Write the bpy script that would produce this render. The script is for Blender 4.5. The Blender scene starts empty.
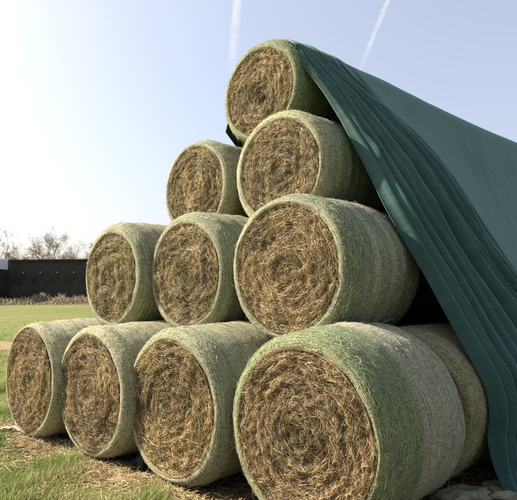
import bpy, bmesh, math
import numpy as np
from mathutils import Matrix, Vector, noise as mnoise

# ------------------------------------------------------------------ camera, sky, sun
scene = bpy.context.scene
COL = scene.collection
rng = np.random.default_rng(11)
YAW = 0.752                        # bale axes point 43 degrees right of the view
CAM_H = 1.652
cd = bpy.data.cameras.new('camera')
cam = bpy.data.objects.new('camera', cd); COL.objects.link(cam)
cd.sensor_width = 36.0; cd.lens = 36.0 * 517.5 / 517.0
cd.clip_start = 0.05; cd.clip_end = 9000
cam.matrix_world = Matrix.Translation((0, 0, CAM_H)) @ Matrix.Rotation(math.pi/2 + 0.083, 4, 'X') @ Matrix.Rotation(-0.009, 4, 'Z')
scene.camera = cam

SUN_AZ = math.radians(-74)         # left of the viewing direction (+Y)
SUN_EL = math.radians(36)
world = bpy.data.worlds.new('World'); scene.world = world; world.use_nodes = True
wn = world.node_tree.nodes; wl = world.node_tree.links
bg = wn['Background']
sky = wn.new('ShaderNodeTexSky'); sky.sky_type = 'NISHITA'; sky.sun_disc = False
sky.sun_elevation = SUN_EL; sky.sun_rotation = SUN_AZ
sky.air_density = 1.0; sky.dust_density = 4.2; sky.ozone_density = 0.4; sky.altitude = 50
veil = wn.new('ShaderNodeMix'); veil.data_type = 'RGBA'; veil.inputs[0].default_value = 0.42      # thin even high haze over the whole sky
wl.new(sky.outputs[0], veil.inputs[6]); veil.inputs[7].default_value = (2.72, 2.68, 3.0, 1)
wl.new(veil.outputs[2], bg.inputs[0]); bg.inputs[1].default_value = 0.10
sd = bpy.data.lights.new('sun', 'SUN'); sd.energy = 5.0; sd.angle = math.radians(0.6); sd.color = (1.0, 0.90, 0.74)
sun = bpy.data.objects.new('sun', sd); COL.objects.link(sun)
sdir = Vector((math.sin(SUN_AZ)*math.cos(SUN_EL), math.cos(SUN_AZ)*math.cos(SUN_EL), math.sin(SUN_EL)))
sun.rotation_euler = sdir.to_track_quat('Z', 'Y').to_euler()
sun.location = (-20, 10, 15)
scene.view_settings.view_transform = 'Standard'; scene.view_settings.look = 'None'
scene.view_settings.exposure = 1.45; scene.view_settings.gamma = 1.0
scene.view_settings.use_curve_mapping = False
scene.cycles.max_bounces = 6; scene.cycles.transparent_max_bounces = 12
scene.cycles.use_denoising = True

# ------------------------------------------------------------------ helpers
ORIGIN = np.array([-2.632, 6.208, 0.0])
ROW = np.array([math.cos(YAW), -math.sin(YAW), 0.0])
AXI = np.array([math.sin(YAW), math.cos(YAW), 0.0])
def W(u, a, z=0.0):                # stack coordinates (along the row, along the bale axes, up) to world
    u = np.asarray(u, float); a = np.asarray(a, float); z = np.asarray(z, float)
    return ORIGIN + u[..., None]*ROW + a[..., None]*AXI + z[..., None]*np.array([0, 0, 1.0])
def L(x, y):                       # world to stack coordinates
    dx = np.asarray(x) - ORIGIN[0]; dy = np.asarray(y) - ORIGIN[1]
    return dx*ROW[0] + dy*ROW[1], dx*AXI[0] + dy*AXI[1]
def sstep(x, a, b):
    t = np.clip((np.asarray(x, float) - a)/(b - a), 0, 1); return t*t*(3 - 2*t)
class Waves:                       # cheap smooth noise on arrays, about -1..1
    def __init__(self, seed, dims, n=14, lo=0.6, hi=2.4):
        r = np.random.default_rng(seed)
        k = r.normal(size=(n, dims)); k /= np.linalg.norm(k, axis=1)[:, None]
        self.f = r.uniform(lo, hi, n); self.k = k*self.f[:, None]*2*math.pi
        self.p = r.uniform(0, 6.283, n); self.a = 1/self.f; self.a /= np.sqrt((self.a**2).sum()/2)*1.5
    def __call__(self, *xs):
        out = 0
        for k, p, a in zip(self.k, self.p, self.a):
            out = out + a*np.sin(sum(ki*x for ki, x in zip(k, xs)) + p)
        return out

def mesh_np(name, verts, faces, mat=None, cols=None, uv=None, smooth=False):
    verts = np.asarray(verts, np.float32).reshape(-1, 3)
    groups = [np.asarray(f, np.int32) for f in (faces if isinstance(faces, list) else [faces]) if len(f)]
    me = bpy.data.meshes.new(name)
    me.vertices.add(len(verts)); me.vertices.foreach_set('co', verts.ravel())
    idx = np.concatenate([g.ravel() for g in groups])
    tot = np.concatenate([np.full(len(g), g.shape[1], np.int32) for g in groups])
    st = np.concatenate([[0], np.cumsum(tot)[:-1]]).astype(np.int32)
    me.loops.add(len(idx)); me.loops.foreach_set('vertex_index', idx)
    me.polygons.add(len(tot)); me.polygons.foreach_set('loop_start', st); me.polygons.foreach_set('loop_total', tot)
    if smooth: me.polygons.foreach_set('use_smooth', np.ones(len(tot), bool))
    if uv is not None:
        l = me.uv_layers.new(name='UVMap'); l.data.foreach_set('uv', np.asarray(uv, np.float32)[idx].ravel())
    me.update(calc_edges=True); me.validate()
    if cols is not None:
        ca = me.color_attributes.new('tone', 'FLOAT_COLOR', 'POINT')
        c4 = np.ones((len(verts), 4), np.float32); c4[:, :3] = cols
        ca.data.foreach_set('color', c4.ravel())
    if mat: me.materials.append(mat)
    return me
def grid_faces(nu, nv, wrap_u=False):     # vertex index = i*nv + j
    i = np.arange(nu if wrap_u else nu - 1); j = np.arange(nv - 1)
    I, J = np.meshgrid(i, j, indexing='ij'); I2 = (I + 1) % nu
    return np.stack([I*nv + J, I2*nv + J, I2*nv + J + 1, I*nv + J + 1], -1).reshape(-1, 4)
def ribbons(P, S):                 # P (n,k,3) spine, S (n,k,3) half-width vectors -> verts, quads
    n, k, _ = P.shape
    V = np.stack([P - S, P + S], 2).reshape(-1, 3)
    base = (np.arange(n)*k*2)[:, None, None] + (np.arange(k - 1)*2)[None, :, None]
    F = base + np.array([0, 1, 3, 2])[None, None, :]
    return V, F.reshape(-1, 4)
def unit(v): return v/np.maximum(np.linalg.norm(v, axis=-1, keepdims=True), 1e-9)

def obj(name, me, parent=None, kind=None, loc=None, rotz=0):
    o = bpy.data.objects.new(name, me); COL.objects.link(o)
    if parent is not None: o.parent = parent
    if loc is not None: o.location = loc
    if rotz: o.rotation_euler = (0, 0, rotz)
    if kind: o['kind'] = kind
    return o
def tag(o, label, cat, group=None):
    o['label'] = label; o['category'] = cat
    if group: o['group'] = group
    return o
def empty(name, loc, rotz=0):
    o = bpy.data.objects.new(name, None); COL.objects.link(o)
    o.location = loc; o.rotation_euler = (0, 0, rotz); o.empty_display_size = 0.2
    return o
def bm_box(bm, c, s, bevel=0.0):
    r = bmesh.ops.create_cube(bm, size=1.0); vs = r['verts']
    bmesh.ops.scale(bm, vec=s, verts=vs); bmesh.ops.translate(bm, vec=c, verts=vs)
    if bevel:
        es = {e for v in vs for e in v.link_edges}
        bmesh.ops.bevel(bm, geom=list(es), offset=bevel, segments=2, affect='EDGES', profile=0.5)
def bm_mesh(name, bm, mat, smooth=False):
    me = bpy.data.meshes.new(name); bm.to_mesh(me); bm.free(); me.materials.append(mat)
    if smooth:
        for p in me.polygons: p.use_smooth = True
    return me

# ------------------------------------------------------------------ materials
class NT:
    def __init__(self, name, rough=0.9, spec=0.2):
        self.m = bpy.data.materials.new(name); self.m.use_nodes = True
        self.t = self.m.node_tree; self.p = self.t.nodes['Principled BSDF']; self.out = self.t.nodes['Material Output']
        self.p.inputs['Roughness'].default_value = rough; self.p.inputs['Specular IOR Level'].default_value = spec
    def n(self, typ, **kw):
        nd = self.t.nodes.new(typ)
        for k, v in kw.items():
            if k in nd.inputs: nd.inputs[k].default_value = v
            else: setattr(nd, k, v)
        return nd
    def l(self, a, b): self.t.links.new(a, b)
    def math(self, op, a, b=None, c=None, clamp=False):
        nd = self.n('ShaderNodeMath', operation=op); nd.use_clamp = clamp
        for s, v in zip(nd.inputs, (a, b, c)):
            if v is None: continue
            if isinstance(v, (int, float)): s.default_value = v
            else: self.l(v, s)
        return nd.outputs[0]
    def ramp(self, fac, *stops):
        nd = self.n('ShaderNodeValToRGB'); e = nd.color_ramp.elements
        while len(e) < len(stops): e.new(0.5)
        for el, (p, c) in zip(e, stops): el.position = p; el.color = (*c, 1) if len(c) == 3 else c
        self.l(fac, nd.inputs[0]); return nd.outputs[0]
    def mix(self, fac, a, b, mode='MIX'):
        nd = self.n('ShaderNodeMix', data_type='RGBA', blend_type=mode)
        for s, v in ((nd.inputs[0], fac), (nd.inputs[6], a), (nd.inputs[7], b)):
            if isinstance(v, (int, float)): s.default_value = v
            elif isinstance(v, tuple): s.default_value = (*v, 1)
            else: self.l(v, s)
        return nd.outputs[2]
    def noise(self, vec, scale, detail=4, rough=0.55, dist=0.0):
        nd = self.n('ShaderNodeTexNoise'); nd.inputs['Scale'].default_value = scale
        nd.inputs['Detail'].default_value = detail; nd.inputs['Roughness'].default_value = rough; nd.inputs['Distortion'].default_value = dist
        if vec is not None: self.l(vec, nd.inputs['Vector'])
        return nd.outputs['Fac']
    def mapping(self, vec, scale=(1, 1, 1), loc=(0, 0, 0)):
        nd = self.n('ShaderNodeMapping'); nd.inputs['Scale'].default_value = scale; nd.inputs['Location'].default_value = loc
        self.l(vec, nd.inputs['Vector']); return nd.outputs[0]
    def bump(self, h, strength, dist):
        nd = self.n('ShaderNodeBump'); nd.inputs['Strength'].default_value = strength; nd.inputs['Distance'].default_value = dist
        self.l(h, nd.inputs['Height']); self.l(nd.outputs[0], self.p.inputs['Normal'])
    def color(self, c):
        if isinstance(c, tuple): self.p.inputs['Base Color'].default_value = (*c, 1)
        else: self.l(c, self.p.inputs['Base Color'])

def strand_material(name, rough=0.65, spec=0.3, translucent=0.25):
    m = NT(name, rough, spec)
    at = m.n('ShaderNodeAttribute', attribute_name='tone'); m.color(at.outputs['Color'])
    tr = m.n('ShaderNodeBsdfTranslucent'); m.l(at.outputs['Color'], tr.inputs[0])
    mx = m.n('ShaderNodeMixShader'); mx.inputs[0].default_value = translucent
    m.l(m.p.outputs[0], mx.inputs[1]); m.l(tr.outputs[0], mx.inputs[2]); m.l(mx.outputs[0], m.out.inputs[0])
    return m.m
STRAW = strand_material('straw_strand')
GRASS = strand_material('grass_blade', 0.55, 0.3, 0.35)
REED = strand_material('dry_reed', 0.8, 0.1, 0.45)

def hay_base_material():
    m = NT('packed_hay', 0.95, 0.1)
    tc = m.n('ShaderNodeTexCoord').outputs['UV']              # u along the turn of the roll, v outwards (metres)
    a = m.noise(m.mapping(tc, (9, 90, 1)), 1.0, 5, 0.65, 0.4)
    b = m.noise(tc, 60, 4, 0.7)
    c = m.ramp(m.math('ADD', m.math('MULTIPLY', a, 0.6), m.math('MULTIPLY', b, 0.4)),
               (0.32, (0.055, 0.03, 0.014)), (0.5, (0.17, 0.105, 0.05)), (0.68, (0.34, 0.235, 0.115)))
    m.color(c); m.bump(m.math('ADD', a, b), 1.0, 0.02); return m.m
HAYBASE = hay_base_material()

def net_material(name, seed, front, back, edge=0.45, soft=0.1, stripes=0.0, pale=(0.60, 0.56, 0.36)):
    """Net wrapped hay. uv: u metres round the bale, v metres along it. front/back: base tones."""
    m = NT(name, 0.85, 0.25)
    tc = m.n('ShaderNodeTexCoord').outputs['UV']
    mp = m.mapping(tc, (1, 1, 1), (seed*3.7, seed*1.3, 0))
    sep = m.n('ShaderNodeSeparateXYZ'); m.l(tc, sep.inputs[0]); v = sep.outputs[1]
    big = m.noise(mp, 2.2, 3, 0.6)
    vj = m.math('ADD', v, m.math('MULTIPLY', m.math('SUBTRACT', m.noise(mp, 5, 3), 0.5), 0.10))
    band = m.n('ShaderNodeMapRange'); band.inputs['From Min'].default_value = edge - soft; band.inputs['From Max'].default_value = edge + soft
    m.l(vj, band.inputs[0])
    base = m.mix(m.math('MULTIPLY', band.outputs[0], 0.9), front, back); pale_c = m.mix(band.outputs[0], tuple(0.45*x + 0.55*y for x, y in zip(front, pale)), pale)
    if stripes:
        st = m.noise(m.mapping(mp, (0.25, 9, 1)), 1.0, 2, 0.5)
        base = m.mix(m.math('MULTIPLY', m.ramp(st, (0.46, (0, 0, 0)), (0.54, (1, 1, 1))), stripes), base, (0.10, 0.17, 0.085))
    # hay that shows yellow through the net in patches
    base = m.mix(m.math('MULTIPLY', m.ramp(big, (0.45, (0, 0, 0)), (0.72, (1, 1, 1))), 0.30), base, (0.34, 0.31, 0.15))
    rim = m.n('ShaderNodeMapRange'); rim.inputs['From Min'].default_value = 0.12; rim.inputs['From Max'].default_value = 0.05
    m.l(vj, rim.inputs[0])                                    # doubled net edge drawn over the front rim
    base = m.mix(m.math('MULTIPLY', rim.outputs[0], 0.55), base, (0.40, 0.38, 0.21))
    fine = m.noise(m.mapping(mp, (75, 120, 1)), 1.0, 4, 0.75)
    thread = m.noise(m.mapping(mp, (2.5, 120, 1)), 1.0, 2, 0.6, 0.2)
    cross = m.noise(m.mapping(mp, (45, 12, 1)), 1.0, 3, 0.6, 0.6)
    speck = m.math('ADD', m.math('MULTIPLY', fine, 0.55), m.math('ADD', m.math('MULTIPLY', thread, 0.3), m.math('MULTIPLY', cross, 0.15)))
    c = m.mix(m.ramp(speck, (0.425, (1, 1, 1)), (0.505, (0, 0, 0))), base, (0.035, 0.033, 0.013))
    c = m.mix(m.ramp(speck, (0.515, (0, 0, 0)), (0.60, (1, 1, 1))), c, pale_c)

    m.color(c); m.bump(speck, 1.0, 0.024)
    m.p.inputs['Sheen Weight'].default_value = 0.12
    return m.m

def simple(name, col, var=0.3, scale=8, rough=0.9, spec=0.2, bump=0.3, bdist=0.01):
    m = NT(name, rough, spec); tc = m.n('ShaderNodeTexCoord').outputs['Object']
    f = m.noise(tc, scale, 5, 0.65)
    m.color(m.ramp(f, (0.3, tuple(x*(1 - var) for x in col)), (0.7, tuple(min(1, x*(1 + var)) for x in col))))
    if bump: m.bump(f, bump, bdist)
    return m.m

def tarp_material():
    m = NT('green_tarp_fleece', 0.75, 0.25)
    tc = m.n('ShaderNodeTexCoord').outputs['UV']
    wv = m.noise(m.mapping(tc, (240, 240, 1)), 1.0, 2, 0.6)
    cl = m.noise(tc, 1.6, 5, 0.65)
    dust = m.noise(m.mapping(tc, (3, 11, 1)), 1.0, 5, 0.7, 0.5)
    c = m.ramp(cl, (0.3, (0.013, 0.046, 0.039)), (0.7, (0.021, 0.066, 0.056)))
    c = m.mix(m.math('MULTIPLY', m.ramp(dust, (0.55, (0, 0, 0)), (0.8, (1, 1, 1))), 0.22), c, (0.12, 0.16, 0.14))
    crs = m.noise(m.mapping(tc, (7, 0.9, 1)), 1.0, 4, 0.6, 0.8); crs2 = m.math('ABSOLUTE', m.math('SUBTRACT', crs, 0.5))
    dg = m.n('ShaderNodeVectorRotate', rotation_type='Z_AXIS'); dg.inputs['Angle'].default_value = 0.75; m.l(tc, dg.inputs['Vector'])
    cr3 = m.math('ABSOLUTE', m.math('SUBTRACT', m.noise(m.mapping(dg.outputs[0], (4.5, 0.5, 1)), 1.0, 5, 0.6, 0.5), 0.5))
    m.color(c); m.bump(m.math('ADD', m.math('MULTIPLY', wv, 0.10), m.math('ADD', m.math('MULTIPLY', crs2, -2.2), m.math('MULTIPLY', cr3, -1.6))), 0.6, 0.016)
    m.p.inputs['Sheen Weight'].default_value = 0.32; m.p.inputs['Sheen Roughness'].default_value = 0.5
    m.p.inputs['Sheen Tint'].default_value = (0.5, 0.85, 0.78, 1)
    return m.m
TARP = tarp_material()

def ground_material():
    m = NT('field_ground', 0.95, 0.1)
    geo = m.n('ShaderNodeNewGeometry').outputs['Position']
    at = m.n('ShaderNodeAttribute', attribute_name='tone')     # red: bare soil and straw
    big = m.noise(geo, 0.09, 5, 0.6); mid = m.noise(geo, 1.1, 5, 0.65); fin = m.noise(geo, 14, 5, 0.7)
    streak = m.noise(m.mapping(geo, (0.05, 0.9, 1)), 1.0, 4, 0.6)
    g = m.ramp(m.math('ADD', m.math('MULTIPLY', mid, 0.5), m.math('MULTIPLY', fin, 0.5)),
               (0.35, (0.045, 0.065, 0.014)), (0.52, (0.115, 0.135, 0.035)), (0.68, (0.21, 0.205, 0.075)))
    g = m.mix(m.math('MULTIPLY', m.ramp(big, (0.4, (0, 0, 0)), (0.65, (1, 1, 1))), 0.45), g, (0.20, 0.20, 0.075))
    g = m.mix(m.math('MULTIPLY', m.ramp(streak, (0.5, (0, 0, 0)), (0.7, (1, 1, 1))), 0.35), g, (0.22, 0.19, 0.09))
    s = m.ramp(m.math('ADD', m.math('MULTIPLY', m.noise(geo, 6, 5, 0.7), 0.5), m.math('MULTIPLY', m.noise(geo, 45, 4, 0.7), 0.5)),
               (0.36, (0.04, 0.027, 0.015)), (0.52, (0.13, 0.092, 0.05)), (0.66, (0.34, 0.26, 0.145)))
    k = m.n('ShaderNodeSeparateColor'); m.l(at.outputs['Color'], k.inputs[0])
    msk = m.math('ADD', k.outputs[0], m.math('MULTIPLY', m.math('SUBTRACT', mid, 0.5), 0.9), clamp=True)
    m.color(m.mix(m.ramp(msk, (0.38, (0, 0, 0)), (0.6, (1, 1, 1))), g, s))
    m.bump(m.math('ADD', fin, mid), 0.8, 0.05); return m.m
GROUND = ground_material()

# ------------------------------------------------------------------ ground, track
gw = Waves(3, 2, 16, 0.25, 1.6)
def soil_mask(x, y):
    u, a = L(x, y)
    front = -0.17 - 0.05*np.sin(u*1.9 + 0.5) - 0.05*np.sin(u*4.3) - 0.05*np.sin(u*9.1)
    strip = sstep(a, front - 0.25, front + 0.1)*(1 - sstep(a, 16, 18))
    side = sstep(u, -0.95, -0.45)*(1 - sstep(u, 5.7, 7.0))
    return strip*side
def ground_z(x, y):
    near = 1 - sstep(np.hypot(x + 1.5, y - 5), 7, 12)
    u, a = L(x, y)
    foot = 1 - sstep(a, -0.15, 0.1)*sstep(u, -1.0, -0.6)*(1 - sstep(u, 5.3, 6.0))
    return near*foot*(0.028*gw(x, y) + 0.012) - 0.004*(1 - near)
t = np.linspace(-1, 1, 331)
gx = np.sign(t)*np.abs(t)**4.2*3400 + t*9 - 1.5
gy = np.sign(t)*np.abs(t)**4.2*3400 + t*9 + 5.0
GX, GY = np.meshgrid(gx, gy, indexing='ij')
gv = np.stack([GX, GY, ground_z(GX, GY)], -1).reshape(-1, 3)
gc = np.zeros((len(gv), 3)); gc[:, 0] = soil_mask(GX, GY).ravel()
obj('ground', mesh_np('ground', gv, grid_faces(331, 331), GROUND, gc, smooth=True), kind='structure')

SAND = simple('sandy_track', (0.22, 0.16, 0.085), 0.3, 1.5, 0.95, 0.1, 0.6, 0.03)
nx = 160; tx = np.linspace(-70, 60, nx); pw = Waves(5, 1, 8, 0.03, 0.4)
c0 = 17.6 - 0.05*(tx + 9) + 0.5*pw(tx); hw = 1.5 + 0.35*pw(tx*1.7 + 9)
rows_ = np.linspace(-1, 1, 7)
pv = np.stack([np.repeat(tx, 7), (c0[:, None] + hw[:, None]*rows_ + 0.12*np.abs(rows_)*pw(tx*6)[:, None]).ravel(), (0.02 - 0.018*np.abs(rows_)**4)[None, :].repeat(nx, 0).ravel()], -1)
obj('sandy_track', mesh_np('sandy_track', pv, grid_faces(nx, 7)[:, ::-1], SAND, smooth=True), kind='structure')

# ------------------------------------------------------------------ bales
PAL = np.array([[0.44, 0.31, 0.155], [0.34, 0.225, 0.10], [0.22, 0.135, 0.06], [0.58, 0.45, 0.26], [0.30, 0.20, 0.10], [0.40, 0.33, 0.15], [0.08, 0.045, 0.02]])
PAL = PAL*np.array([0.90, 0.98, 1.0])
PALW = np.array([0.25, 0.20, 0.16, 0.13, 0.11, 0.06, 0.09])
LEN = 1.22
def hay_face_meshes(seed, Rh, count):
    r_ = np.random.default_rng(seed)
    n1, n2 = 132, 46
    th = np.linspace(0, 2*math.pi, n1, endpoint=False); rr = np.linspace(0.0, 1.0, n2)**0.85*(Rh + 0.012)
    ring = Waves(seed + 50, 1, 10, 4, 16); wob = Waves(seed + 60, 2, 14, 1.5, 6); fine = Waves(seed + 70, 2, 16, 8, 20)
    def depth(x, z):               # how far the packed hay stands out of the face plane (positive = towards the viewer)
        r = np.hypot(x, z); a = np.arctan2(z, x)
        return (0.007*ring(r + 0.05*wob(x*0.5, z*0.5)) + 0.012*wob(x, z) + 0.006*fine(x, z) + 0.012*(1 - (r/Rh)**2) - 0.022*np.exp(-(r/0.07)**2)
                - 0.025*sstep(r, Rh - 0.05, Rh + 0.01) - 0.008)
    TH, RR = np.meshgrid(th, rr, indexing='ij'); X = RR*np.cos(TH); Z = RR*np.sin(TH)
    V = np.stack([X, -depth(X, Z) + 0.012, Z], -1).reshape(-1, 3)
    uv = np.stack([TH*np.maximum(RR, 0.05), RR], -1).reshape(-1, 2)
    base = mesh_np('hay_face', V, grid_faces(n1, n2, True), HAYBASE, uv=uv, smooth=True)
    # loose stalks, mostly laid along the turn of the roll
    n = int(count*2.8)
    r = Rh*np.sqrt(r_.uniform(0.0, 1.0, n)); a = r_.uniform(0, 2*math.pi, n)
    ocx, ocz = r_.normal(0, 0.03, 2)
    r = np.where(r_.uniform(size=n) < 0.06, r_.uniform(0, 0.16, n), r)
    ln = np.clip(r_.lognormal(math.log(0.052), 0.5, n), 0.018, 0.18)*np.where(r < 0.15, 0.6, 1.0)
    dev = r_.normal(0, 0.55, n) + np.where(r_.uniform(size=n) < 0.14, r_.normal(0, 1.1, n), 0)
    sgn = r_.choice([-1, 1], n); phi = a + sgn*math.pi/2 + dev
    kap = sgn*np.cos(dev)/np.maximum(r, 0.06)*0.9 + r_.normal(0, 3.5, n)
    k = 4; s = np.linspace(-0.5, 0.5, k)[None, :]*ln[:, None]
    ang = phi[:, None] + kap[:, None]*s*0.5
    off_ = (1 - (r/Rh)**2)[:, None]; x = (r*np.cos(a))[:, None] + s*np.cos(ang) + ocx*off_; z = (r*np.sin(a))[:, None] + s*np.sin(ang) + ocz*off_
    q = np.hypot(x, z); lim = Rh + np.where(r_.uniform(size=n) < 0.05, r_.uniform(0, 0.035, n), -0.022)[:, None]; over = np.minimum(1, lim/np.maximum(q, 1e-6)); x = x*over; z = z*over
    lift = r_.exponential(0.007, n)[:, None] + r_.normal(0, 0.06, n)[:, None]*s*1.2 + np.where((r_.uniform(size=n) < 0.10) & (r < Rh*0.9), r_.uniform(0, 0.03, n), 0)[:, None]*np.linspace(0, 1, k)[None, :]**2
    y = -depth(x, z) + 0.010 - lift
    y = np.where(np.hypot(x, z) > Rh - 0.03, np.minimum(y, -0.006), y)
    P = np.stack([x, y, z], -1)
    T = unit(np.gradient(P, axis=1)); up = np.array([0, -1.0, 0])
    side = unit(np.cross(T, up)); nrm = np.cross(side, T)
    tw = r_.normal(0, 0.7, n)[:, None, None] + r_.normal(0, 0.5, n)[:, None, None]*np.linspace(-1, 1, k)[None, :, None]
    wd = r_.uniform(0.0008, 0.0021, n)[:, None, None]*np.array([0.7, 1, 1, 0.35])[None, :, None]
    S = (side*np.cos(tw) + nrm*np.sin(tw))*wd
    V, F = ribbons(P, S)
    c = PAL[r_.choice(len(PAL), n, p=PALW)]*r_.uniform(0.75, 1.2, n)[:, None]
    ringtone = 1 + 0.10*ring(r*0.8 + 3) - 0.25*np.exp(-(r/(0.22*Rh))**2)*(seed % 3 > 0)
    px, pz = r*np.cos(a), r*np.sin(a); pt = Waves(seed + 80, 2, 12, 0.7, 3.0)(px, pz) + 0.6*Waves(seed + 81, 2, 14, 3.0, 9.0)(px, pz)
    c = c*(ringtone*np.clip(1.0 + 0.20*pt, 0.45, 1.4))[:, None]*(1 + r_.normal(0, 0.02, 3))
    c = np.repeat(c, k*2, 0)
    return base, mesh_np('loose_stalks', V, F, STRAW, c)

def net_mesh(seed, R, Rh, mat, length=LEN, sag=0.03, bulge=0.012, n1=150):
    """Net wrapped drum: front shoulder, barrel, rear shoulder, closed rear. Axis +Y, centre at z = 0."""
    r_ = np.random.default_rng(seed)
    sh = 0.15
    q = np.linspace(0, math.pi/2, 9)
    prof = [(0.03, Rh - 0.05), (0.012, Rh - 0.03), (0.002, Rh - 0.012)]
    prof += [(-0.002 + sh*(1 - math.cos(x)), Rh + (R - Rh)*math.sin(x)**0.95) for x in q]
    for y in np.linspace(sh + 0.02, length - sh - 0.02, 34): prof.append((y, R + bulge*math.sin(math.pi*(y - sh)/(length - 2*sh))))
    prof += [(length - sh*(1 - math.sin(x)), Rh + (R - Rh)*math.cos(x)**0.85) for x in q[1:]]
    prof += [(length + 0.005, Rh*0.6), (length + 0.01, 0.02)]
    prof = np.array(prof); n2 = len(prof)
    th = np.linspace(-math.pi/2, 1.5*math.pi, n1)
    TH, J = np.meshgrid(th, np.arange(n2), indexing='ij')
    Y = prof[J, 0]; RR = prof[J, 1]
    lay = Waves(seed + 5, 1, 9, 2.0, 9.0); lump = Waves(seed + 6, 3, 14, 0.8, 3.0); sm = Waves(seed + 7, 3, 14, 5, 14); low = Waves(seed + 8, 3, 6, 0.25, 0.6)
    cx, sz = np.cos(TH), np.sin(TH)
    body = sstep(RR, Rh - 0.02, R - 0.01)
    d = body*(0.005*lay(Y) + 0.006*lump(cx*R, sz*R, Y) + 0.0022*sm(cx*R, sz*R, Y) + 0.013*low(cx, sz, Y))
    rimz = np.exp(-((RR - (Rh - 0.012))/0.03)**2)*(Y < 0.2)
    jag = Waves(seed + 9, 2, 16, 0.4, 5.0)
    d = d + rimz*0.011*jag(cx*R, sz*R); Y = Y + rimz*0.006*jag(cx*R + 7, sz*R)
    rad = RR + d
    X = rad*cx; Z = rad*sz
    bot = -(R - sag); Z = np.where(Z < bot + 0.06, bot + 0.06 - 0.06*np.tanh((bot + 0.06 - Z)/0.06*0.9), Z)
    ov = r_.uniform(0.0, 0.02); X = X*(1 + ov + 0.015*sstep(-Z, 0.1, R)); Z = Z*(1 - ov*0.5)
    V = np.stack([X, Y, Z], -1).reshape(-1, 3)
    arc = np.concatenate([[0], np.cumsum(np.hypot(np.diff(prof[:, 0]), np.diff(prof[:, 1])))])
    uv = np.stack([TH*R, arc[J]], -1).reshape(-1, 2)
    F = grid_faces(n1, n2)
    me = mesh_np('net_wrap', V, F[:, ::-1], mat, uv=uv, smooth=True)
    return me, (X, Y, Z), (n1, n2, prof)

def fuzz_mesh(seed, surf, count, tint, tint2=None, edge=0.5):
    """Short stalk ends pushed out through the net."""
    X, Y, Z = surf; n1, n2 = X.shape
    r_ = np.random.default_rng(seed + 900)
    n = count
    # denser on the front shoulder
    yy = np.where(r_.uniform(size=n) < 0.42, r_.uniform(0.0, 0.17, n), r_.uniform(0.05, LEN - 0.08, n))
    col = np.interp(yy, Y[0, 2:46], np.arange(2, 46)); j = np.clip(col.astype(int), 2, 44); fj = col - j
    i = r_.integers(0, n1, n); i2 = (i + 1) % n1; fi = r_.uniform(size=n)
    def at(A):
        return (A[i, j]*(1 - fi) + A[i2, j]*fi)*(1 - fj) + (A[i, j + 1]*(1 - fi) + A[i2, j + 1]*fi)*fj
    P0 = np.stack([at(X), at(Y), at(Z)], -1)
    rad = unit(np.stack([P0[:, 0], -0.5*(P0[:, 1] < 0.1)*1.0, P0[:, 2]], -1))
    tan = unit(np.cross(rad, np.array([0, 1.0, 0]))); axd = np.cross(tan, rad)
    dv = r_.normal(0, 0.5, n); sg = r_.choice([-1, 1], n)
    d = unit(tan*(np.cos(dv)*sg)[:, None] + axd*np.sin(dv)[:, None] + rad*np.abs(r_.normal(0.12, 0.18, n))[:, None])
    ln = np.clip(r_.lognormal(math.log(0.030), 0.5, n), 0.01, 0.10)
    wild = r_.uniform(size=n) < 0.012; ln = np.where(wild, r_.uniform(0.06, 0.16, n), ln); d = np.where(wild[:, None], unit(d + rad*r_.uniform(0.1, 0.7, n)[:, None]), d)
    s = np.array([0, 0.5, 1.0])[None, :, None]*ln[:, None, None]
    P = P0[:, None] + rad[:, None]*0.0015 + d[:, None]*s - rad[:, None]*(s**2)*r_.uniform(1, 7, n)[:, None, None]
    sd_ = unit(np.cross(d, rad)); tw = r_.normal(0, 0.6, n)[:, None]
    S = (sd_*np.cos(tw) + rad*np.sin(tw))[:, None]*(r_.uniform(0.0008, 0.0019, n)[:, None, None]*np.array([1, 0.9, 0.3])[None, :, None])
    V, F = ribbons(P, S)
    pal = np.array([[0.46, 0.44, 0.28], [0.36, 0.37, 0.22], [0.55, 0.51, 0.37], [0.22, 0.24, 0.13], [0.40, 0.34, 0.20]])
    tt_ = np.where((P0[:, 1] < edge)[:, None], np.array(tint), np.array(tint2 or tint)); c = (pal[r_.integers(0, 5, n)]*0.6 + tt_*0.5)*r_.uniform(0.5, 1.35, n)[:, None]
    return mesh_np('straw_fuzz', V, F, STRAW, np.repeat(c, 6, 0))

GREEN = (0.15, 0.21, 0.085); OLIVE = (0.27, 0.252, 0.12); GREY = (0.39, 0.375, 0.27); PALEG = (0.41, 0.40, 0.245); SAGE = (0.30, 0.31, 0.19)
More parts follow.
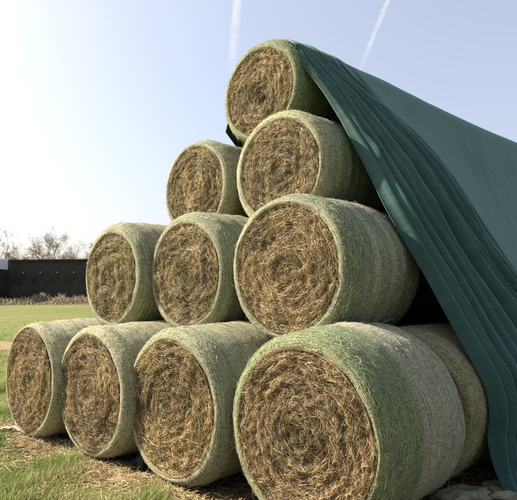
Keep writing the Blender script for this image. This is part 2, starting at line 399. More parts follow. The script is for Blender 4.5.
#  name: (u, a, z centre, R, hay radius, front tone, back tone, edge, stripes, stalks, label)
S_ = 1.255
BALES = [
 (0.055, -0.128, 0.672, 0.680, 0.606, PALEG, GREY, 0.5, 0.15, 8000, 'leftmost bale of the bottom row, standing at the end of the row on the grass'),
 (S_+0.026, -0.044, 0.668, 0.674, 0.594, PALEG, OLIVE, 0.7, 0.1, 8500, 'second bale from the left in the bottom row, with dark hay at its centre'),
 (2*S_-0.049, 0.064, 0.672, 0.680, 0.592, SAGE, OLIVE, 0.6, 0.1, 9500, 'third bale from the left in the bottom row, beside the biggest front bale'),
 (3*S_+0.101, 0.108, 0.678, 0.695, 0.611, GREEN, GREY, 0.56, 0.12, 15000, 'largest nearest bale at right of the bottom row, half green half grey net wrap'),
 (0.5*S_-0.082, 0.723-0.095, 1.868, 0.665, 0.556, SAGE, OLIVE, 0.5, 0.1, 7500, 'leftmost bale of the second row up, against the sky'),
 (1.5*S_-0.07, 0.723+0.03, 1.868, 0.668, 0.559, SAGE, OLIVE, 0.5, 0.2, 8500, 'middle bale of the three in the second row up'),
 (2.5*S_+0.029, 0.723+0.065, 1.875, 0.690, 0.601, SAGE, GREY, 0.42, 0.75, 11500, 'right bale of the second row up, with pale grey banded net wrap'),
 (1.0*S_-0.135, 1.47-0.012, 2.99, 0.652, 0.559, SAGE, OLIVE, 0.5, 0.15, 7500, 'left bale of the two in the third row up'),
 (2.0*S_-0.002, 1.47+0.012, 3.005, 0.662, 0.574, PALEG, GREEN, 0.3, 0.2, 8500, 'right bale of the two in the third row up, beside the tarp edge'),
 (1.5*S_+0.128, 1.73, 4.085, 0.652, 0.553, GREEN, GREEN, 0.5, 0.1, 8500, 'topmost bale at the peak of the stack, under the tarp edge'),
]
def add_bale(i, spec, detail=True, label=None, group='round bales at the open end of the stack', nstalk=None, zrot=None):
    u, a, z, R, Rh, fr, bk, ed, stp, ns, lab = spec
    p = W(u, a, z - R)
    e = empty('hay_bale', p, -YAW + (zrot or 0))
    tag(e, label or lab, 'hay bale', group)
    mat = net_material('net_wrap', i*1.7 + 0.3, fr, bk, ed, 0.05 if i in (3, 6) else 0.12, stp)
    me, surf, _ = net_mesh(100 + i, R, Rh, mat, 1.31 if i == 6 else LEN)
    obj('net_wrap', me, e, loc=(0, 0, R))
    if detail:
        b, st = hay_face_meshes(200 + i, Rh, ns)
        obj('hay_face', b, e, loc=(0, 0, R))
        obj('loose_stalks', st, e, 'stuff', loc=(0, 0, R))
        obj('straw_fuzz', fuzz_mesh(i, surf, 11000 if i in (3, 6) else 7000, fr, bk, ed), e, 'stuff', loc=(0, 0, R))
    else:
        b, st = hay_face_meshes(200 + i, Rh, 1500)
        obj('hay_face', b, e, loc=(0, 0, R))
    return e
for i, sp in enumerate(BALES): add_bale(i, sp)
# the next layer, pushed up behind the front one under the tarp
spb = (3.88, 1.45, 0.655, 0.668, 0.60, OLIVE, OLIVE, 0.5, 0.2, 100, '')
eb = add_bale(20, spb, False, 'bale wedged behind the biggest front bale, mostly covered by the green tarp', 'round bales of the covered layer')
bme, bsurf, _ = net_mesh(120, 0.668, 0.60, None)
obj('straw_fuzz', fuzz_mesh(20, bsurf, 6000, OLIVE), eb, 'stuff', loc=(0, 0, 0.668))
proto = None
for i, (u, a, z) in enumerate([(0.06, 1.16, 0.65), (S_, 1.24, 0.65), (2*S_, 1.36, 0.65), (0.5*S_ - 0.05, 2.0, 1.81), (1.5*S_ - 0.06, 2.2, 1.82),
                               (S_ - 0.1, 2.72, 2.95), (2*S_ - 0.03, 3.0, 2.97), (1.5*S_ + 0.1, 2.98, 4.07)]):
    lab = 'bale of the hidden layer behind the open end, under the tarp'
    if proto is None:
        proto = add_bale(30, (u, a, z, 0.645, 0.57, OLIVE, OLIVE, 0.5, 0.1, 100, ''), False, lab, 'round bales of the covered layer')
    else:
        c = proto.copy(); COL.objects.link(c); c.location = W(u, a, z - 0.645); c['label'] = lab
        for ch in proto.children:
            d = ch.copy(); COL.objects.link(d); d.parent = c

# ------------------------------------------------------------------ tarp
def tarp_build():
    ctop = np.array([2.01, 4.078]); cbr = np.array([3.95, 0.674]); cbl = np.array([0.02, 0.674]); rho = 0.70
    def side(cb, sgn):
        d = cb - ctop; Ls = np.linalg.norm(d); d /= Ls
        n = np.array([-d[1], d[0]])*sgn              # outward normal
        if n[1] < 0: n = -n
        pts = []; nor = []
        an = math.atan2(n[1], abs(n[0]))
        for t in np.linspace(math.pi/2, an, 16)[:-1]:
            v = np.array([sgn*math.cos(t), math.sin(t)]); pts.append(ctop + rho*v); nor.append(v)
        for t in np.linspace(0, 1, 80): pts.append(ctop + d*Ls*t + n*rho); nor.append(n)
        for t in np.linspace(an, -0.25, 12)[1:]:
            v = np.array([sgn*math.cos(t), math.sin(t)]); pts.append(cb + rho*v); nor.append(v)
        x0, z0 = pts[-1]
        for t in np.linspace(0, 1, 12)[1:]:
            pts.append(np.array([x0 + sgn*(0.03 + 0.12*t)*t, z0 + (0.05 - z0)*t])); nor.append(unit(np.array([sgn*1.0, 0.15])))
        x1 = pts[-1][0]
        for t in np.linspace(0, 1, 8)[1:]:
            pts.append(np.array([x1 + sgn*0.30*t, 0.05 - 0.02*t])); nor.append(unit(np.array([sgn*(1 - t), 0.2 + t])))
        return np.array(pts), np.array(nor)
    pr, nr = side(cbr, 1.0); pl, nl = side(cbl, -1.0)
    P = np.concatenate([pl[::-1][:-1], pr]); N = np.concatenate([nl[::-1][:-1], nr])
    mid = len(pl) - 1
    # finer along the right slope
    arc = np.concatenate([[0], np.cumsum(np.linalg.norm(np.diff(P, axis=0), axis=1))]); w0 = arc - arc[mid]
    wq = np.concatenate([np.linspace(w0[0], -1.0, 50)[:-1], np.linspace(-1.0, w0[-1], 190)])
    Pq = np.stack([np.interp(wq, w0, P[:, k]) for k in (0, 1)], -1); Nq = unit(np.stack([np.interp(wq, w0, N[:, k]) for k in (0, 1)], -1))
    wmax = w0[-1]
    # front edge and end of the bunched part, as axial positions
    af = np.interp(wq, [-5, -2.4, -1.75, -1.4, -0.45, 0.0, 0.5, 0.8, 1.8, 3.0, 4.2, 4.9, 5.4, wmax], [5.6, 4.1, 2.6, 2.02, 1.98, 1.98, 1.84, 1.82, 1.84, 1.72, 1.66, 1.64, 1.58, 1.55])
    we = Waves(31, 1, 8, 0.2, 1.3); af = af + 0.022*we(wq)
    asm = np.interp(wq, [-5, -1.5, 0.0, 0.7, 1.6, 2.6, 3.7, 4.4, wmax], [7.2, 4.0, 2.85, 2.92, 3.20, 3.32, 3.28, 3.45, 3.6])
    asm = asm + 0.03*we(wq*0.7 + 5)
    g = np.concatenate([np.linspace(0, 1, 150), 1 + np.linspace(0, 1, 90)[1:]**1.5])    # 0..1 bunch, 1..2 smooth sheet
    NAg = len(g); NW = len(wq)
    A_END = 17.0
    G, Wg = np.meshgrid(g, wq, indexing='ij')
    AF = af[None, :]; AS = asm[None, :]
    A = np.where(G <= 1, AF + (AS - AF)*G, AS + (A_END - AS)*(G - 1))
    phi = np.clip(G, 0, 1)
    wr = np.clip(Wg/4.7, -1, 1.3)
    n1 = Waves(41, 2, 10, 0.25, 0.8); n2 = Waves(42, 2, 12, 0.4, 1.5)
    warp = 0.055*n1(phi*2.0, wr*0.8) + 0.012*n2(phi*3, wr*2.5)
    ph = np.clip(phi, 1e-5, 1)**0.52 + warp*np.sin(math.pi*phi)
    def crest(x, p): return 1 - np.abs(np.sin(math.pi*x))**p
    top = 1 - sstep(Wg, 0.3, 2.6)
    x1 = ph*13.0 + 0.15; x2 = ph*9.0 + 0.35
    x1 = x1 + 0.10*np.sin(2*math.pi*x1); x2 = x2 + 0.12*np.sin(2*math.pi*x2)
    f1 = 0.75*np.abs(np.sin(math.pi*x1))**0.6 + 0.25*crest(x1 + 0.5, 0.8); f2 = 0.7*np.abs(np.sin(math.pi*x2))**0.6 + 0.3*crest(x2 + 0.5, 0.8)
    amp = 0.095 + 0.13*sstep(Wg, 0.6, 3.0)
    amp = amp*(0.4 + 0.6*sstep(np.abs(Wg), 0.2, 2.4))
    fold = (f1*(0.35 + 0.65*top) + f2*(0.35 + 0.75*(1 - top)))*amp
    vary = 0.95 + 0.15*n1(phi*3 + 4, wr*0.8)
    fold = fold*vary*sstep(phi, -0.02, 0.04)*(0.5 + 0.5*sstep(phi, 0.05, 0.5))
    n3 = Waves(45, 2, 18, 1.2, 4.5); fine_w = 0.010*(1 - 2*np.abs(n3(ph*4, wr*1.3)))*sstep(phi, 0, 0.06)
    fold = fold + fine_w
    hump = 0.02*np.sin(math.pi*np.clip(phi, 0, 1))*sstep(Wg, 0.4, 2.0)
    bunch = fold + hump
    # lip where the smooth sheet folds over the bunched part
    lip = 0.12*(0.25 + 0.75*sstep(np.abs(Wg), 0.3, 2.6))*sstep(phi, 0.93, 1.0)
    after = np.exp(-np.maximum(A - AS, 0)/1.1)
    nz = Waves(43, 2, 16, 0.35, 1.3); nd = Waves(44, 1, 9, 0.5, 2.2)
    diag = A*0.72 + Wg*0.62
    wr1 = 0.5*(nd(diag*0.55) + nd(diag*1.3 + 0.15*nz(A, Wg)))
    sheet = 0.12*(0.25 + 0.75*sstep(np.abs(Wg), 0.3, 2.6))*after + 0.018*nz(A*0.3, Wg*0.3) + 0.020*wr1*sstep(Wg, 0.2, 1.2)*sstep(A - AS, 0.0, 0.8) - 0.10*np.sin(math.pi*np.clip((Wg - 0.5)/4.2, 0, 1))*sstep(A - AS, 0.3, 3)
    D = np.where(G <= 1, bunch*(1 - sstep(phi, 0.90, 1.0)) + lip, sheet)
    lift = sstep(np.abs(Wg), wmax - 0.75, wmax - 0.35)
    D = D*(1 - 0.65*lift) + 0.02*lift
    rise = np.interp(A, [1.5, 1.9, 2.6, 3.3, 5.5, 7.8, 11.7, 17], [0.0, 0.03, 0.08, 0.10, 0.20, 0.36, 0.66, 0.9])
    U = Pq[None, :, 0] + Nq[None, :, 0]*D
    Zb = Pq[None, :, 1] + Nq[None, :, 1]*D
    Z = Zb + rise*sstep(Zb, 1.0, 4.8)
    sink = 0.055*(1 - sstep(A, 2.6, 4.2))*(1 - sstep(np.abs(Wg), 0.7, 1.4)); Z = Z - sink
    # rounded hem at the front edge tucked in
    tuck = 0.07*np.exp(-(phi/0.025)) ; U = U - Nq[None, :, 0]*tuck*(np.abs(Wg) > 0.6); Z = Z - Nq[None, :, 1]*tuck*(np.abs(Wg) > 0.6)
    Z = np.maximum(Z, 0.02)
    for q in (0.85, 0.6, 0.3, 0.02):               # rear end hangs shut
        U = np.concatenate([U, 2.0 + (U[-1:] - 2.0)*0 + (U[NAg - 1:NAg] - 2.0)*q]); Z = np.concatenate([Z, np.maximum(Z[NAg - 1:NAg]*q, 0.02)])
        A = np.concatenate([A, A[NAg - 1:NAg] + 0.3*(1 - q)]); Wg = np.concatenate([Wg, Wg[:1]])
    NAg += 4
    V = W(U, A, Z).reshape(-1, 3)
    uv = np.stack([A, Wg], -1).reshape(-1, 2)
    me = mesh_np('tarp', V, grid_faces(NAg, NW), TARP, uv=uv, smooth=True)
    o = obj('tarp', me)
    sm = o.modifiers.new('thickness', 'SOLIDIFY'); sm.thickness = 0.008; sm.offset = 1.0
    tag(o, 'dark green tarp draped over the bale stack, bunched in folds at its open edge', 'tarp')
    return o
tarp_build()

# ------------------------------------------------------------------ lumps holding the hem, torn net, block
SACK = simple('grey_sacking', (0.19, 0.18, 0.125), 0.45, 14, 0.95, 0.1, 0.8, 0.02)
def sack(u, a, sx, sy, sz, rot, seed, label):
    n1, n2 = 56, 30
    th = np.linspace(0, 2*math.pi, n1, endpoint=False); ph = np.linspace(-math.pi/2, math.pi/2, n2)
    TH, PH = np.meshgrid(th, ph, indexing='ij')
    x = np.cos(PH)*np.cos(TH); y = np.cos(PH)*np.sin(TH); z = np.sin(PH)
    pw_ = lambda v, e: np.sign(v)*np.abs(v)**e
    x, y, z = pw_(x, 0.75), pw_(y, 0.75), pw_(z, 0.9)
    w1 = Waves(seed, 3, 14, 0.3, 1.2); w2 = Waves(seed + 1, 3, 14, 1.2, 4)
    k = 1 + 0.16*w1(x, y, z) + 0.13*(1 - np.abs(w2(x*0.5, y*0.5, z*0.5))*2)
    V = np.stack([x*k*sx, y*k*sy, np.maximum(z*k*sz + sz*0.75, 0.002)], -1).reshape(-1, 3)
    o = obj('sack', mesh_np('sack', V, grid_faces(n1, n2, True), SACK, smooth=True), loc=W(u, a, 0.0), rotz=rot)
    tag(o, label, 'sack', 'grey lumps at the foot of the tarp'); return o
sack(4.46, 1.42, 0.24, 0.16, 0.06, 0.3, 71, 'slumped grey sack on the ground close behind the nearest bale')
sack(4.80, 1.72, 0.30, 0.17, 0.07, -0.5, 73, 'slumped grey sack lying against the bottom hem of the green tarp')

NETRAG = simple('torn_net', (0.55, 0.50, 0.36), 0.25, 40, 0.9, 0.1, 0.5, 0.004)
k = 40; tt = np.linspace(0, 1, k); wz = Waves(81, 1, 8, 0.7, 3)
p0 = W(-0.62, -0.62, 0); p1 = W(-0.12, -0.02, 0)
sp = p0[None]*(1 - tt)[:, None] + p1[None]*tt[:, None]
perp = np.array([-(p1 - p0)[1], (p1 - p0)[0], 0]); perp /= np.linalg.norm(perp)
cross_ = np.linspace(-1, 1, 9)
wid = 0.055*(1 - 0.35*tt) + 0.012*wz(tt*2)
RV = sp[:, None] + perp[None, None]*(cross_[None, :, None]*wid[:, None, None]) + perp[None, None]*(0.04*wz(tt*1.3 + 4))[:, None, None]
RV[..., 2] = ground_z(RV[..., 0], RV[..., 1]) + 0.045 + 0.02*np.abs(np.sin(cross_*4))[None] + 0.03*tt[:, None]**2 + 0.012*wz(tt*4 + 1)[:, None]
o = obj('torn_net_strip', mesh_np('torn_net_strip', RV.reshape(-1, 3), grid_faces(k, 9), NETRAG, smooth=True))
sm = o.modifiers.new('thickness', 'SOLIDIFY'); sm.thickness = 0.006
tag(o, 'pale twisted strip of torn net lying by the foot of the leftmost ground bale', 'net strip')

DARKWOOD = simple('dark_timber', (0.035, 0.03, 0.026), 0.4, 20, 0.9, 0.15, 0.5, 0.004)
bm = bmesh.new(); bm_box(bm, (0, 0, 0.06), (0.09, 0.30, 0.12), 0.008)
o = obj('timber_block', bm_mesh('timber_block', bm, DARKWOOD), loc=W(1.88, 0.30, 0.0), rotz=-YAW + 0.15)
tag(o, 'small dark timber block in the shaded gap between the second and third ground bales', 'block')

# ------------------------------------------------------------------ straw litter and grass
def litter(n, seed):
    r_ = np.random.default_rng(seed)
    u = r_.uniform(-0.9, 5.4, n); a = np.where(r_.uniform(size=n) < 0.75, r_.normal(-0.12, 0.15, n), r_.uniform(-0.9, 1.5, n))
    tail = r_.uniform(size=n) < 0.12
    a = np.where(tail, r_.normal(-0.35, 0.4, n), a)
    right = r_.uniform(size=n) < 0.10
    u = np.where(right, r_.uniform(4.1, 5.4, n), u); a = np.where(right, r_.uniform(0.6, 2.2, n), a)
    p = W(u, a); x, y = p[:, 0], p[:, 1]
    ln = np.clip(r_.lognormal(math.log(0.08), 0.5, n), 0.02, 0.3); th = r_.uniform(0, 6.283, n)
    k = 3; s = np.linspace(-0.5, 0.5, k)[None]*ln[:, None]; an = th[:, None] + r_.normal(0, 3, n)[:, None]*s
    X = x[:, None] + s*np.cos(an); Y = y[:, None] + s*np.sin(an)
    hp = 0.03*np.exp(-((a + 0.08)/0.2)**2)
    Z = ground_z(X, Y) + 0.006 + r_.uniform(0, 1, n)[:, None]*hp[:, None] + r_.exponential(0.008, n)[:, None] + s*r_.normal(0, 0.25, n)[:, None]
    P = np.stack([X, Y, np.maximum(Z, 0.003)], -1)
    T = unit(np.gradient(P, axis=1)); side = unit(np.cross(T, np.array([0, 0, 1.0]))); up = np.cross(side, T)
    tw = r_.normal(0, 0.6, n)[:, None, None]
    Sd = (side*np.cos(tw) + up*np.sin(tw))*r_.uniform(0.0013, 0.0035, n)[:, None, None]
    V, F = ribbons(P, Sd)
    pal = np.array([[0.52, 0.41, 0.23], [0.42, 0.31, 0.16], [0.60, 0.50, 0.31], [0.26, 0.18, 0.09], [0.34, 0.27, 0.13]])
    c = pal[r_.integers(0, 5, n)]*r_.uniform(0.8, 1.15, n)[:, None]
    return mesh_np('straw_litter', V, F, STRAW, np.repeat(c, 6, 0))
o = obj('straw_litter', litter(17000, 91), kind='stuff'); tag(o, 'loose straw scattered on the soil along the foot of the bales', 'straw')

def grass(n, seed):
    r_ = np.random.default_rng(seed)
    # spread over the field in front and to the left, thinner with distance from where one stands
    far = r_.uniform(size=n) < 0.22
    d = np.where(far, 9*np.exp(r_.uniform(0, 1, n)*math.log(45/9)), 2.6*np.exp(r_.uniform(0, 1, n)*math.log(11/2.6))); az = np.where(far, r_.uniform(math.radians(-50), math.radians(-5), n), r_.uniform(math.radians(-58), math.radians(2), n))
    x = d*np.sin(az); y = d*np.cos(az)
    clump = Waves(95, 2, 18, 0.5, 2.6); tint = Waves(96, 2, 14, 0.15, 1.2)
    u, a = L(x, y)
    bare = soil_mask(x, y) + 0.15*clump(x*1.5, y*1.5)
    keep = (bare < r_.uniform(0.15, 0.85, n)) & ~((a > 0.05) & (u > -0.7) & (u < 6)) & ~((np.abs(y - (17.6 - 0.05*(x + 9))) < 1.5))
    keep &= r_.uniform(size=n) < 1 - sstep(d, 12, 44)
    keep &= r_.uniform(size=n) < 0.75 + 0.4*clump(x, y)
    x, y, d = x[keep], y[keep], d[keep]; n = len(x)
    h = np.clip(r_.lognormal(math.log(0.042), 0.42, n), 0.015, 0.13)*(0.9 + 0.75*np.maximum(clump(x, y), -0.6))
    th = r_.uniform(0, 6.283, n); lean = np.abs(r_.normal(0.45, 0.35, n))
    dx, dy = np.cos(th), np.sin(th)
    tlev = np.array([0, 0.55, 1.0])
    z0 = ground_z(x, y) - 0.004
    P = np.stack([x[:, None] + dx[:, None]*h[:, None]*lean[:, None]*tlev**2, y[:, None] + dy[:, None]*h[:, None]*lean[:, None]*tlev**2,
                  z0[:, None] + h[:, None]*(tlev - 0.35*np.minimum(lean, 1.2)[:, None]*tlev**2)], -1)
    wv = np.stack([-dy, dx, np.zeros(n)], -1)*(r_.uniform(0.0016, 0.0032, n)*np.maximum(1, d/7))[:, None]
    Sd = wv[:, None]*np.array([1, 0.8, 0.12])[None, :, None]
    V, F = ribbons(P, Sd)
    pal = np.array([[0.095, 0.175, 0.028], [0.15, 0.235, 0.042], [0.055, 0.11, 0.018], [0.23, 0.29, 0.075], [0.38, 0.33, 0.16]])
    pr = np.clip(0.5 + 0.35*tint(x, y) + r_.normal(0, 0.28, n), 0, 0.999)
    idx = np.searchsorted([0.20, 0.48, 0.74, 0.93], pr); order = np.array([2, 0, 1, 3, 4])
    c = pal[order[idx]]*r_.uniform(0.8, 1.2, n)[:, None]
    return mesh_np('grass', V, F, GRASS, np.repeat(c, 6, 0))
o = obj('grass', grass(480000, 97), kind='stuff'); tag(o, 'short green field grass left of the bales', 'grass')

# ------------------------------------------------------------------ far edge of the field
def reeds(n, seed):
    r_ = np.random.default_rng(seed)
    x = r_.uniform(-95, 10, n); w = Waves(101, 1, 10, 0.02, 0.25)
    y = 86.5 + 0.8*w(x*2 + 3) + 7*r_.uniform(0, 1, n)**0.7
    w2 = Waves(102, 2, 16, 0.1, 0.9)
    h = 0.8*np.maximum(0.75 + 0.5*w(x) + 0.55*w2(x, y), 0.15)*r_.uniform(0.3, 1.35, n)*(0.25 + 0.75*sstep(y, 86.5, 90))
    th = r_.uniform(0, 6.283, n); ln = np.abs(r_.normal(0.2, 0.12, n))
    tl = np.array([0, 0.5, 0.8, 1.0])
    P = np.stack([x[:, None] + np.cos(th)[:, None]*h[:, None]*ln[:, None]*tl**2, y[:, None] + np.sin(th)[:, None]*h[:, None]*ln[:, None]*tl**2, -0.02 + h[:, None]*tl], -1)
    az = r_.uniform(-0.6, 0.6, n); sv = np.stack([np.cos(az), np.sin(az), 0*az], -1)*r_.uniform(0.018, 0.04, n)[:, None]
    Sd = sv[:, None]*np.array([0.5, 0.8, 1.5, 0.3])[None, :, None]
    V, F = ribbons(P, Sd)
    pal = np.array([[0.40, 0.33, 0.26], [0.31, 0.25, 0.18], [0.50, 0.43, 0.35], [0.17, 0.13, 0.09], [0.25, 0.22, 0.12]])
    c = pal[r_.integers(0, 5, n)]*r_.uniform(0.75, 1.15, n)[:, None]
    return mesh_np('dry_reeds', V, F, REED, np.repeat(c, 8, 0))
o = obj('dry_reeds', reeds(42000, 103), kind='stuff'); tag(o, 'band of dry beige reeds at the far edge of the field', 'reeds')

# long dark shed behind the reeds
SHED = simple('dark_cladding', (0.042, 0.040, 0.034), 0.55, 0.35, 0.8, 0.2, 0.3, 0.02)
SHED2 = simple('dark_trim', (0.030, 0.027, 0.025), 0.3, 1.0, 0.8, 0.2, 0.2, 0.02)
LAMPW = simple('lamp_white', (0.26, 0.26, 0.25), 0.05, 3, 0.5, 0.4, 0)
PALEWALL = simple('pale_cladding', (0.62, 0.64, 0.66), 0.12, 0.5, 0.7, 0.3, 0.1)
SX0, SX1, SY, SH = -100.0, -8.0, 97.0, 8.2
shed = empty('shed', ((SX0 + SX1)/2, SY, 0)); tag(shed, 'long dark flat topped shed behind the reeds', 'shed')
bw = 3.15; nb = int((SX1 - SX0)/bw); px0 = -(SX1 - SX0)/2
panel_me = None
bm = bmesh.new()
for q in range(9):                                     # profiled sheet: shallow ribs
    bm_box(bm, (-bw/2 + (q + 0.5)*bw/9, 0, (SH - 0.4)/2), (bw/9*0.55, 0.03, SH - 0.4))
bm_box(bm, (0, 0.05, (SH - 0.4)/2), (bw - 0.004, 0.08, SH - 0.4))
panel_me = bm_mesh('wall_panel', bm, SHED)
bm = bmesh.new(); bm_box(bm, (0, 0, 0.09), (0.30, 0.16, 0.30), 0.05); bm_box(bm, (0, 0.16, 0.12), (0.08, 0.24, 0.08)); lamp_me = bm_mesh('lamp', bm, LAMPW)
for b in range(nb):
    x = px0 + (b + 0.5)*bw
    obj('wall_panel', panel_me, shed, loc=(x, 0, 0.2))
    if x + shed.location.x > -70: obj('lamp', lamp_me, shed, loc=(x + 0.9, -0.30, 5.75))
bm = bmesh.new(); bm_box(bm, (0, 0.1, SH - 0.1), (SX1 - SX0 + 0.3, 0.55, 0.40)); obj('roof_fascia', bm_mesh('roof_fascia', bm, SHED2), shed)
bm = bmesh.new(); bm_box(bm, (0, 9.2, SH - 0.25), (SX1 - SX0, 17.6, 0.25)); obj('roof', bm_mesh('roof', bm, SHED2), shed)
bm = bmesh.new(); bm_box(bm, (0, 0.12, 0.1), (SX1 - SX0, 0.3, 0.3)); obj('plinth', bm_mesh('plinth', bm, SHED2), shed)
bm = bmesh.new(); bm_box(bm, (0, 17.8, SH/2), (SX1 - SX0, 0.2, SH - 0.6)); obj('rear_wall', bm_mesh('rear_wall', bm, SHED), shed)
for s_ in (-1, 1):
    bm = bmesh.new(); bm_box(bm, (s_*(SX1 - SX0)/2, 9.2, SH/2), (0.2, 17.4, SH - 0.6)); obj('end_wall', bm_mesh('end_wall', bm, SHED), shed)
# pale low building end in front of the shed, at the left edge
pb = empty('pale_building', (-53.5, 94.2, 0)); tag(pb, 'pale grey cabin seen at the left edge against the dark shed', 'cabin')
bm = bmesh.new(); bm_box(bm, (0, 0, 3.2), (13.5, 4.0, 6.4)); obj('wall', bm_mesh('wall', bm, SHED2), pb)
bm = bmesh.new(); bm_box(bm, (0, -0.02, 7.3), (13.7, 4.2, 1.9), 0.1); obj('pale_top_panel', bm_mesh('pale_top_panel', bm, PALEWALL), pb)

# bare trees
BARK = simple('grey_bark', (0.24, 0.20, 0.165), 0.3, 3, 0.95, 0.1, 0.3)
def bare_tree(seed, H, spread):
    r_ = np.random.default_rng(seed)
    trunk = []; crown = []
    def limb(p, d, ln, rad, depth, out):
        n = 5 if depth < 3 else 3; pts = [p]; rs = [rad]
        for i in range(n):
            d = unit(d + r_.normal(0, 0.13 + 0.03*depth, 3) + np.array([0, 0, 0.05 if depth else 0.02]))
            p = p + d*ln/n; pts.append(p); rs.append(rad*(1 - 0.55*(i + 1)/n))
        out.append((np.array(pts), np.array(rs)))
        if depth >= 5: return
        m = [9, 6, 5, 5, 4][depth]
        for q in range(m):
            f = r_.uniform(0.28, 1.0) if depth else r_.uniform(0.25, 1.0)
            i = min(int(f*n), n - 1); b = pts[i] + (pts[i + 1] - pts[i])*(f*n - i)
            az = r_.uniform(0, 6.283); tilt = r_.uniform(0.35, 0.95)*spread
            ref = np.array([math.cos(az), math.sin(az), 0.15]); dd = unit(d*math.cos(tilt) + unit(ref - d*(ref @ d))*math.sin(tilt))
            limb(b, dd, ln*r_.uniform(0.42, 0.66), max(rs[i]*0.55, 0.012), depth + 1, crown)
        if depth == 0: limb(p, d, ln*0.6, rs[-1], 1, crown)
    limb(np.zeros(3), np.array([0, 0, 1.0]), H*0.52, H*0.018, 0, trunk)
    def tubes(lst, k, name):
        V = []; F = []; off = 0
        for pts, rs in lst:
            T = unit(np.gradient(pts, axis=0)); s = unit(np.cross(T, np.array([0.31, 0.9, 0.2]))); u_ = np.cross(T, s)
            an = np.arange(k)*2*math.pi/k
            ring = pts[:, None] + rs[:, None, None]*(np.cos(an)[None, :, None]*s[:, None] + np.sin(an)[None, :, None]*u_[:, None])
            m = len(pts); V.append(ring.reshape(-1, 3))
            F.append((np.stack([off + i*k + np.stack([np.arange(k), (np.arange(k) + 1) % k, (np.arange(k) + 1) % k + k, np.arange(k) + k], -1) for i in range(m - 1)]).reshape(-1, 4)))
            off += m*k
        return mesh_np(name, np.concatenate(V), np.concatenate(F), BARK, smooth=True)
    return tubes(trunk, 7, 'trunk'), tubes(crown, 3, 'crown')
kinds = [bare_tree(307, 15, 0.8), bare_tree(302, 13, 1.15), bare_tree(303, 11, 1.2)]
def plant(k, x, y, s, rz, label):
    e = empty('bare_tree', (x, y, 0), rz); s *= 1.3; e.scale = (s, s, s)
    tag(e, label, 'tree', 'bare winter trees behind the shed')
    obj('trunk', kinds[k][0], e); obj('crown', kinds[k][1], e)
plant(0, -50.0, 122, 0.86, 0.4, 'tallest bare tree rising behind the middle of the dark shed')
plant(1, -60.5, 120, 1.02, 1.4, 'bare tree showing over the shed roof at the left edge')
plant(2, -55.5, 124, 1.05, 2.2, 'low bare tree just left of the tallest one behind the shed')
plant(1, -42.5, 126, 0.86, 3.1, 'low bare tree just right of the tallest one behind the shed')
plant(2, -37.5, 122, 1.05, 4.0, 'bare tree over the shed roof close to the left bale of the second row')
plant(2, -46.5, 118, 0.92, 1.1, 'small bare tree close in front of the tallest one behind the shed')
plant(1, -65.5, 128, 1.0, 2.6, 'bare tree partly cut by the left edge behind the pale cabin')
plant(0, -40.0, 130, 0.78, 2.0, 'slim bare tree between the two right hand trees behind the shed')
plant(0, -70, 124, 0.9, 5.0, 'bare tree behind the shed beyond the left edge')
plant(1, -30, 125, 0.9, 0.9, 'bare tree behind the shed hidden by the left bales')
# bare bush in front of the shed
BUSHB = simple('pale_twigs', (0.11, 0.10, 0.085), 0.3, 3, 0.95, 0.1, 0)
def bush(x, y, h, seed, label):
    r_ = np.random.default_rng(seed); n = 170
    th = r_.uniform(0, 6.283, n); ln = r_.uniform(0.5, 1.0, n)*h; lean = r_.uniform(0.05, 0.75, n)
    tl = np.linspace(0, 1, 5)
    P = np.stack([(np.cos(th)*lean*ln)[:, None]*tl**1.3 + r_.normal(0, 0.05, (n, 5))*tl, (np.sin(th)*lean*ln)[:, None]*tl**1.3 + r_.normal(0, 0.05, (n, 5))*tl, ln[:, None]*tl*(1 - 0.3*lean[:, None])], -1)
    s1 = np.array([1.0, 0, 0])[None, None]*(0.03*(1 - 0.7*tl))[None, :, None]; s2 = np.array([0, 1.0, 0])[None, None]*(0.03*(1 - 0.7*tl))[None, :, None]
    V1, F1 = ribbons(P, np.broadcast_to(s1, P.shape)); V2, F2 = ribbons(P, np.broadcast_to(s2, P.shape))
    e = empty('bare_bush', (x, y, 0)); tag(e, label, 'bush')
    obj('twigs', mesh_np('twigs', np.concatenate([V1, V2]), np.concatenate([F1, F2 + len(V1)]), BUSHB), e, 'stuff')
bush(-43.6, 94.6, 4.0, 401, 'bare pale bush in front of the dark shed wall, near the left edge')

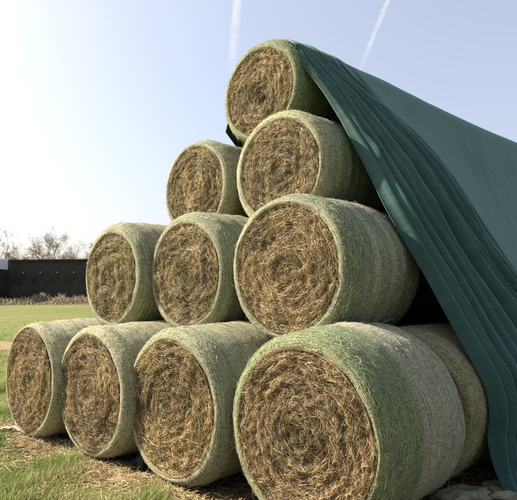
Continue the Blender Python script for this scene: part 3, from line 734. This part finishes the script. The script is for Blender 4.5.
# ------------------------------------------------------------------ contrails
def contrail(pix, dist, rad, seed, label):
    m = NT('contrail_ice', 1.0, 0.0); m.color((0.9, 0.9, 0.9))
    tc = m.n('ShaderNodeTexCoord').outputs['UV']
    f = m.noise(m.mapping(tc, (9, 1, 1), (seed, 0, 0)), 1.0, 4, 0.6, 0.3)
    sx = m.n('ShaderNodeSeparateXYZ'); m.l(tc, sx.inputs[0])
    fade = m.math('MULTIPLY', m.ramp(sx.outputs[0], (0.0, (0, 0, 0)), (0.25, (1, 1, 1))), m.ramp(f, (0.35, (0.012,)*3), (0.65, (0.042,)*3)))
    tr = m.n('ShaderNodeBsdfTransparent'); tl = m.n('ShaderNodeBsdfTranslucent'); tl.inputs[0].default_value = (0.9, 0.9, 0.9, 1)
    half = m.n('ShaderNodeMixShader'); half.inputs[0].default_value = 0.5; m.l(m.p.outputs[0], half.inputs[1]); m.l(tl.outputs[0], half.inputs[2])
    mx = m.n('ShaderNodeMixShader'); m.l(fade, mx.inputs[0]); m.l(tr.outputs[0], mx.inputs[1]); m.l(half.outputs[0], mx.inputs[2]); m.l(mx.outputs[0], m.out.inputs[0])
    M = np.array(cam.matrix_world.to_3x3())
    ends = []
    for (x, y), dd in zip(pix, dist):
        v = M @ np.array([(x - 258.5)/517.5, (250 - y)/517.5, -1.0]); ends.append(np.array([0, 0, CAM_H]) + v*dd)
    n = 80; t = np.linspace(0, 1, n); wz = Waves(seed, 1, 8, 1.5, 7); wz2 = Waves(seed + 1, 1, 8, 1.5, 7)
    sp = ends[0][None]*(1 - t)[:, None] + ends[1][None]*t[:, None]
    T = unit(ends[1] - ends[0]); s = unit(np.cross(T, np.array([0, 0, 1.0]))); u_ = np.cross(s, T)
    sp = sp + s*(rad*0.10*wz(t))[:, None] + u_*(rad*0.10*wz2(t))[:, None]
    e = empty('contrail', ends[0]); tag(e, label, 'contrail', 'contrails in the sky')
    for kk in (1.15, 0.92, 0.7, 0.5, 0.3):
        K = 14; an = np.arange(K)*2*math.pi/K; rr = rad*kk*(0.75 + 0.25*t)*(1 + 0.15*wz(t*2 + kk))
        ring = sp[:, None] + rr[:, None, None]*(np.cos(an)[None, :, None]*s + np.sin(an)[None, :, None]*u_) - ends[0]
        V = ring.transpose(1, 0, 2).reshape(-1, 3); uv = np.stack([np.tile(t, K), np.repeat(an/6.283, n)], -1)
        obj('ice_trail', mesh_np('ice_trail', V, grid_faces(K, n, True), m.m, uv=uv, smooth=True), e)
contrail([(231, 86), (251, -190)], (2600, 2300), 24, 501, 'faint white contrail rising above the topmost bale')
contrail([(356, 80), (440, -130)], (2800, 2500), 13, 511, 'faint white contrail above the tarp ridge')
